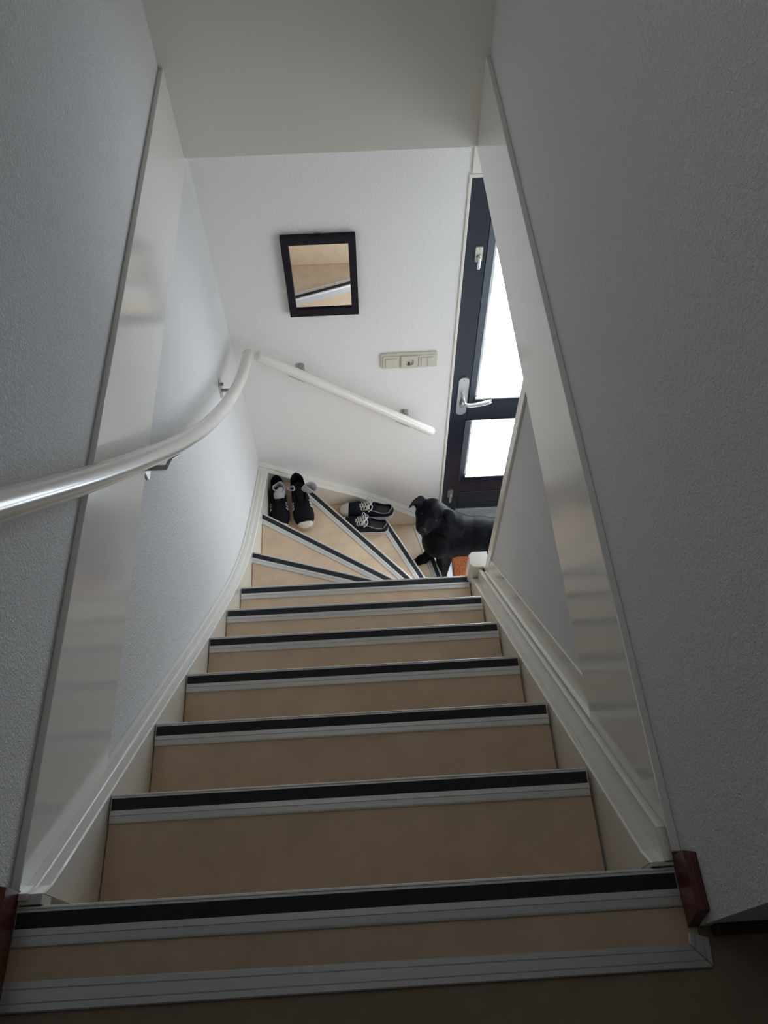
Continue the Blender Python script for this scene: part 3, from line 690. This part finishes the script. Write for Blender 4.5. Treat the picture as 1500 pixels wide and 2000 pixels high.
        for sg in (1, -1):
            for k in range(5):
                s = 0.66 - 0.048 * k; b.tube([(sg * (0.023 + 0.001 * k) + 0.0035 * math.cos(a), s * L + 0.0035 * math.sin(a), hh * (0.80 + 0.075 * k) + 0.005) for a in [2 * math.pi * j / 8 for j in range(9)]], 0.0010, 5, False)
        b.obj('eyelets', M['steel'], root)['kind'] = 'stuff'
    if stripes:
        for sg in (1, -1):
            for k in range(3):
                b = MB(); s0 = 0.515 + 0.062 * k; g = []
                for i_ in range(5):
                    fz = i_ / 4; a = math.radians(26 + 22 * fz)
                    row = []
                    for ds in (0, 0.034):
                        s = s0 + ds - 0.006 * fz; t_ = max(0, (s - 0.5) / 0.49); y = s * L; wv = interp(ol, y) * 0.985 + 0.0018
                        top = 0.022 + (hh - 0.022) * (1 - t_ ** 1.6) * (1 - 0.32 * t_) + 0.020 * (1 - t_ ** 5) * min(1, t_ * 3) + 0.0015
                        row.append((sg * wv * math.cos(a) ** 0.75, y, 0.020 + (top - 0.020) * math.sin(a) ** 0.8))
                    g.append(row)
                b.rings(g, cap=False, closed=False); b.obj('stripe', M['stripe'], root)
    return root
def place(root, heel, toe, z, roll=0.0, pitch=0.0):
    d = Vector((toe[0] - heel[0], toe[1] - heel[1])); ang = math.atan2(d.y, d.x) - math.pi / 2
    root.location = (heel[0], heel[1], z); root.rotation_euler = (pitch, roll, ang)
Z10, Z11 = lv(10) - 0.001, lv(11) - 0.001
s1 = shoe('sneaker', 0.272, 0.050, 0.036, 0.078, M['black_canvas'], M['pink_rubber'], M['pink_rubber'], 0.108, stripes=True, laces=False, cap='bumper')
place(s1, (-0.272, 2.052), (-0.226, 1.783), Z10)
tag(s1, 'black low sneaker with white stripes and pale rubber toe, right of the corner pair', 'shoe', 'black sneakers in the stair corner')
s2 = shoe('sneaker', 0.272, 0.046, 0.034, 0.078, M['black_canvas'], M['pink_rubber'], M['pink_rubber'], 0.100, stripes=True, laces=False, cap='bumper')
place(s2, (-0.364, 2.050), (-0.342, 1.779), Z10)
tag(s2, 'black striped sneaker against the left wall, its toe hidden behind the nosing', 'shoe', 'black sneakers in the stair corner')
s3 = shoe('sneaker', 0.268, 0.044, 0.033, 0.064, M['navy'], M['white_rubber'], M['white_rubber'], 0.066)
place(s3, (0.186, 1.999), (-0.081, 2.023), Z11)
tag(s3, 'navy canvas sneaker with white toe cap, farther one, close to the wall', 'shoe', 'navy canvas sneakers on the winder')
s4 = shoe('sneaker', 0.258, 0.043, 0.032, 0.064, M['navy'], M['white_rubber'], M['white_rubber'], 0.066)
place(s4, (0.156, 1.909), (-0.100, 1.940), Z11)
tag(s4, 'navy canvas sneaker with loose white bow, nearer one overlapping the other', 'shoe', 'navy canvas sneakers on the winder')

fc = bpy.data.curves.new('lettering', 'FONT'); fc.body = 'TERRANOVA'; fc.size = 0.0098; fc.align_x = 'CENTER'; fc.extrude = 0.0002
fo = bpy.data.objects.new('tmp_text', fc); COL.objects.link(fo)
dgt = bpy.context.evaluated_depsgraph_get(); fm = bpy.data.meshes.new_from_object(fo.evaluated_get(dgt)); fm.name = 'lettering'; bpy.data.objects.remove(fo)
fm.materials.clear(); fm.materials.append(M['dark'])
lt_ = bpy.data.objects.new('lettering', fm); COL.objects.link(lt_); lt_.parent = s3; lt_.location = (-0.0105, 0.054, 0.0313); lt_.rotation_euler = (0, 0, -math.pi / 2)

# grey socks pushed into the black sneakers
def sock_cup(c, axis, r0, r1, ln, th, side, flat=0.7, n=20, ph=0.0):
    c = Vector(c); d = Vector(axis).normalized(); u = d.cross(Vector(side)).normalized(); v = d.cross(u)
    def rg(t, r, wob): return [c + d * t + (u * math.cos(a) + v * math.sin(a) * flat) * r * (1 + wob * math.sin(3 * a + ph)) + d * wob * 0.06 * math.sin(2 * a + ph) for a in [2 * math.pi * k / n for k in range(n)]]
    b = MB()
    b.rings([rg(0, r0 * 0.5, 0), rg(0.006, r0, 0.05), rg(ln * 0.5, (r0 + r1) * 0.52, 0.1), rg(ln * 0.9, r1, 0.12), rg(ln, r1 * 0.97, 0.12), rg(ln * 0.98, (r1 - th), 0.12), rg(ln * 0.5, (r0 + r1) * 0.5 - th, 0.1), rg(0.010, r0 * 0.5, 0.0)], cap=True)
    return b
so1 = tag(empty('sock', (-0.225, 1.975, Z10 + 0.09)), 'grey sock sticking out of the right black sneaker', 'sock', 'grey socks in the black sneakers')
part(sock_cup((-0.240, 1.960, Z10 + 0.072), (0.42, -0.10, 0.55), 0.020, 0.033, 0.075, 0.004, (0, 1, 0), 0.62), 'cuff', M['sock'], so1)
part(sock_cup((-0.276, 1.962, Z10 + 0.075), (-0.20, -0.10, 0.6), 0.013, 0.019, 0.045, 0.004, (0, 1, 0), 0.6, ph=1.0), 'fold', M['sock'], so1)
so2 = tag(empty('sock', (-0.345, 1.965, Z10 + 0.08)), 'grey crumpled sock in the left black sneaker', 'sock', 'grey socks in the black sneakers')
part(sock_cup((-0.350, 1.972, Z10 + 0.062), (0.05, -0.10, 0.6), 0.020, 0.028, 0.058, 0.004, (0, 1, 0), 0.95, ph=0.6), 'cuff', M['sock'], so2)
b = MB(); rows = []
for i_ in range(9):
    t_ = i_ / 8
    rows.append([Vector((-0.350 + 0.030 * x_ * (1 - 0.35 * t_ * t_) + 0.004 * t_, 1.962 - 0.045 * t_ + 0.006 * x_ * x_, Z10 + 0.112 - 0.020 * t_ - 0.014 * x_ * x_ + 0.004 * math.sin(5 * t_ + 3 * x_))) for x_ in (-1, -0.6, -0.2, 0.2, 0.6, 1)])
b.rings(rows, cap=False, closed=False); q = part(b, 'fold', M['sock'], so2); sd_ = q.modifiers.new('s', 'SOLIDIFY'); sd_.thickness = 0.005

# ------------------------------------------------------------------ dog
dog = tag(empty('dog', (0.75, 1.92, FL)), 'black short-haired dog looking up, one front paw on the lowest step', 'dog')
EYE = Vector((0.3455, 1.872, FL + 0.605))          # between the eyes
k_ = (EYE - CAM).length
tilt = math.radians(26); aa = math.radians(52)
UPI = RX * math.sin(tilt) + UX * math.cos(tilt)     # up along the face as it is held
EA = RX * math.cos(tilt) - UX * math.sin(tilt)      # from its right eye to its left eye
TO = -FX                                            # the way it looks, towards the head of the stairs
HF = -UPI * math.sin(aa) + TO * math.cos(aa)
HU = UPI * math.cos(aa) + TO * math.sin(aa)
def hp(e, u, f): return EYE + EA * e + HU * u + HF * f
def fp(px, py, d):                                  # point of the face given in steps along the held face
    return EYE + RX * (px - 665) / 12.5 / 414 - UX * (py - 630) / 12.5 / 414 + TO * d
HM = Matrix((EA, HF, HU)).transposed()              # local x = across, y = forward, z = up
db = MB()
def cap_(p0, p1, r0, r1, n=9):
    p0, p1 = Vector(p0), Vector(p1)
    for i_ in range(n):
        t_ = i_ / (n - 1); db.ball(p0.lerp(p1, t_), r0 + (r1 - r0) * t_, 14, 9)
def chain(pts, n=12):
    for (a, ra), (c, rc) in zip(pts, pts[1:]): cap_(a, c, ra, rc, n)
# skull, brow, cheeks, muzzle
db.ball(hp(0.003, -0.003, -0.042), (0.058, 0.068, 0.055), 20, 14, HM)
db.ball(hp(0, 0.004, -0.014), (0.046, 0.034, 0.032), 16, 10, HM)
for sg in (1, -1):
    db.ball(hp(0.033 * sg, 0.011, -0.014), (0.017, 0.017, 0.012), 12, 8, HM)      # brow
    db.ball(hp(0.038 * sg, -0.026, -0.030), (0.032, 0.046, 0.038), 14, 9, HM)     # cheek
    cap_(hp(0.028 * sg, -0.026, -0.012), hp(0.0135 * sg, -0.032, 0.060), 0.034, 0.0225)
cap_(hp(0, -0.012, -0.004), hp(0, -0.015, 0.068), 0.036, 0.0245)
cap_(hp(0, -0.038, -0.002), hp(0, -0.049, 0.058), 0.033, 0.020)
db.ball(hp(0, -0.007, 0.074), (0.021, 0.015, 0.016), 12, 8, HM)
# ears: thick leathery flaps
def flap(poly, th):
    n = len(poly); c = sum((p for p in poly), Vector()) / n
    fr = [p + TO * th for p in poly]; bk = [p - TO * th for p in poly]
    vs = fr + bk + [c + TO * th * 1.6, c - TO * th * 1.6]
    fs = [(i_, (i_ + 1) % n, 2 * n) for i_ in range(n)] + [(n + (i_ + 1) % n, n + i_, 2 * n + 1) for i_ in range(n)] + [(i_, n + i_, n + (i_ + 1) % n, (i_ + 1) % n) for i_ in range(n)]
    db.add(vs, fs)
flap([fp(x, y, d) for x, y, d in ((150, 436, 0.030), (165, 395, 0.026), (205, 325, 0.015), (275, 225, 0.0), (350, 172, -0.015), (425, 118, -0.026), (495, 104, -0.030), (570, 150, -0.034), (600, 250, -0.036), (600, 400, -0.03), (480, 480, -0.025), (350, 445, -0.020), (320, 385, -0.006), (285, 345, 0.008), (240, 385, 0.022), (205, 430, 0.030))], 0.0075)
flap([fp(x, y, d) for x, y, d in ((1010, 480, -0.010), (1090, 455, -0.012), (1190, 455, -0.012), (1275, 495, -0.008), (1325, 590, 0.0), (1330, 700, 0.010), (1290, 785, 0.016), (1190, 815, 0.022), (1080, 805, 0.024), (1040, 700, 0.014), (1010, 600, 0.0))], 0.0075)
# neck and trunk
chain([(hp(0, -0.005, -0.055), 0.054), ((0.425, 1.895, FL + 0.515), 0.072), ((0.465, 1.900, FL + 0.44), 0.088), ((0.50, 1.900, FL + 0.40), 0.100)], 7)
for x, y, z, rx, ry, rz_ in ((0.405, 1.868, 0.385, 0.088, 0.085, 0.105), (0.47, 1.885, 0.375, 0.105, 0.095, 0.118), (0.53, 1.888, 0.380, 0.14, 0.097, 0.118), (0.60, 1.884, 0.382, 0.14, 0.097, 0.115), (0.68, 1.874, 0.380, 0.15, 0.096, 0.111), (0.76, 1.864, 0.377, 0.15, 0.094, 0.108), (0.84, 1.855, 0.375, 0.15, 0.092, 0.105), (0.98, 1.845, 0.380, 0.14, 0.092, 0.100)):
    db.ball((x, y, FL + z), (rx, ry, rz_), 22, 14)
# near front leg, standing on the hall floor
chain([((0.425, 1.850, FL + 0.37), 0.060), ((0.434, 1.838, FL + 0.27), 0.044), ((0.430, 1.820, FL + 0.12), 0.026), ((0.436, 1.814, FL + 0.06), 0.023), ((0.440, 1.810, FL + 0.032), 0.024)])
db.ball((0.448, 1.810, FL + 0.021), (0.034, 0.027, 0.020), 14, 8)
for k in (-1.2, -0.4, 0.4, 1.2): db.ball((0.424, 1.810 + 0.014 * k, FL + 0.016), (0.016, 0.0085, 0.015), 10, 6)
# far front leg, its paw on the lowest tread
PZ = lv(12) + 0.003
chain([((0.420, 1.925, FL + 0.36), 0.056), ((0.405, 1.900, FL + 0.30), 0.044), ((0.372, 1.868, FL + 0.275), 0.031), ((0.347, 1.850, PZ + 0.036), 0.027)])
db.ball((0.325, 1.842, PZ + 0.022), (0.036, 0.029, 0.022), 14, 8)
for k in (-1.2, -0.4, 0.4, 1.2): db.ball((0.300 + 0.003 * k * k, 1.836 + 0.0135 * k, PZ + 0.016), (0.016, 0.0085, 0.015), 10, 6)
# hind legs and tail
HFT = FL + 0.013
for y in (1.795, 1.915):
    chain([((1.00, y, FL + 0.39), 0.078), ((0.94, y, FL + 0.27), 0.055), ((1.065, y, FL + 0.160), 0.026), ((1.045, y, HFT + 0.05), 0.022), ((1.025, y, HFT + 0.026), 0.024)])
    db.ball((1.005, y, HFT + 0.021), (0.036, 0.027, 0.020), 14, 8)
    for k in (-1.2, -0.4, 0.4, 1.2): db.ball((0.976, y + 0.0135 * k, HFT + 0.016), (0.016, 0.0085, 0.015), 10, 6)
chain([((1.09, 1.85, FL + 0.45), 0.030), ((1.19, 1.845, FL + 0.42), 0.022), ((1.31, 1.84, FL + 0.35), 0.012)])
tmp = db.obj('tmp_shape', M['fur'])
rm = tmp.modifiers.new('r', 'REMESH'); rm.mode = 'VOXEL'; rm.voxel_size = 0.0048; rm.use_smooth_shade = True
smo = tmp.modifiers.new('s', 'SMOOTH'); smo.factor = 0.5; smo.iterations = 11
dg = bpy.context.evaluated_depsgraph_get(); me = bpy.data.meshes.new_from_object(tmp.evaluated_get(dg)); me.name = 'body'
bpy.data.objects.remove(tmp)
me.polygons.foreach_set('use_smooth', [True] * len(me.polygons))
if not me.materials: me.materials.append(M['fur'])
body = bpy.data.objects.new('body', me); COL.objects.link(body); body.parent = dog; body.matrix_parent_inverse = Matrix.Translation(-dog.location)
for sg in (1, -1):
    part(MB().ball(hp(0.0355 * sg, 0.0035, 0.0055), 0.0090, 14, 10), 'eye', M['eye'], dog)
nb = MB(); nb.ball(hp(0, -0.003, 0.0835), (0.0180, 0.0095, 0.0120), 16, 10, HM)
for sg in (1, -1): nb.ball(hp(0.0105 * sg, -0.007, 0.0825), (0.0088, 0.0095, 0.0085), 12, 8, HM)
part(nb, 'nose', M['nose'], dog)
for sg in (1, -1): part(MB().ball(hp(0.0080 * sg, -0.005, 0.0915), (0.0034, 0.0022, 0.0026), 8, 6, HM), 'nostril', M['dark'], dog)
for k in (-1.2, -0.4, 0.4, 1.2):
    part(MB().tube([(0.288 + 0.003 * k * k, 1.835 + 0.0135 * k, PZ + 0.016), (0.279 + 0.003 * k * k, 1.834 + 0.014 * k, PZ + 0.010), (0.274 + 0.003 * k * k, 1.833 + 0.014 * k, PZ + 0.003)], [0.0032, 0.0025, 0.0008], 8), 'claw', M['claw'] if k in (-1.2, -0.4) else M['nose'], dog)
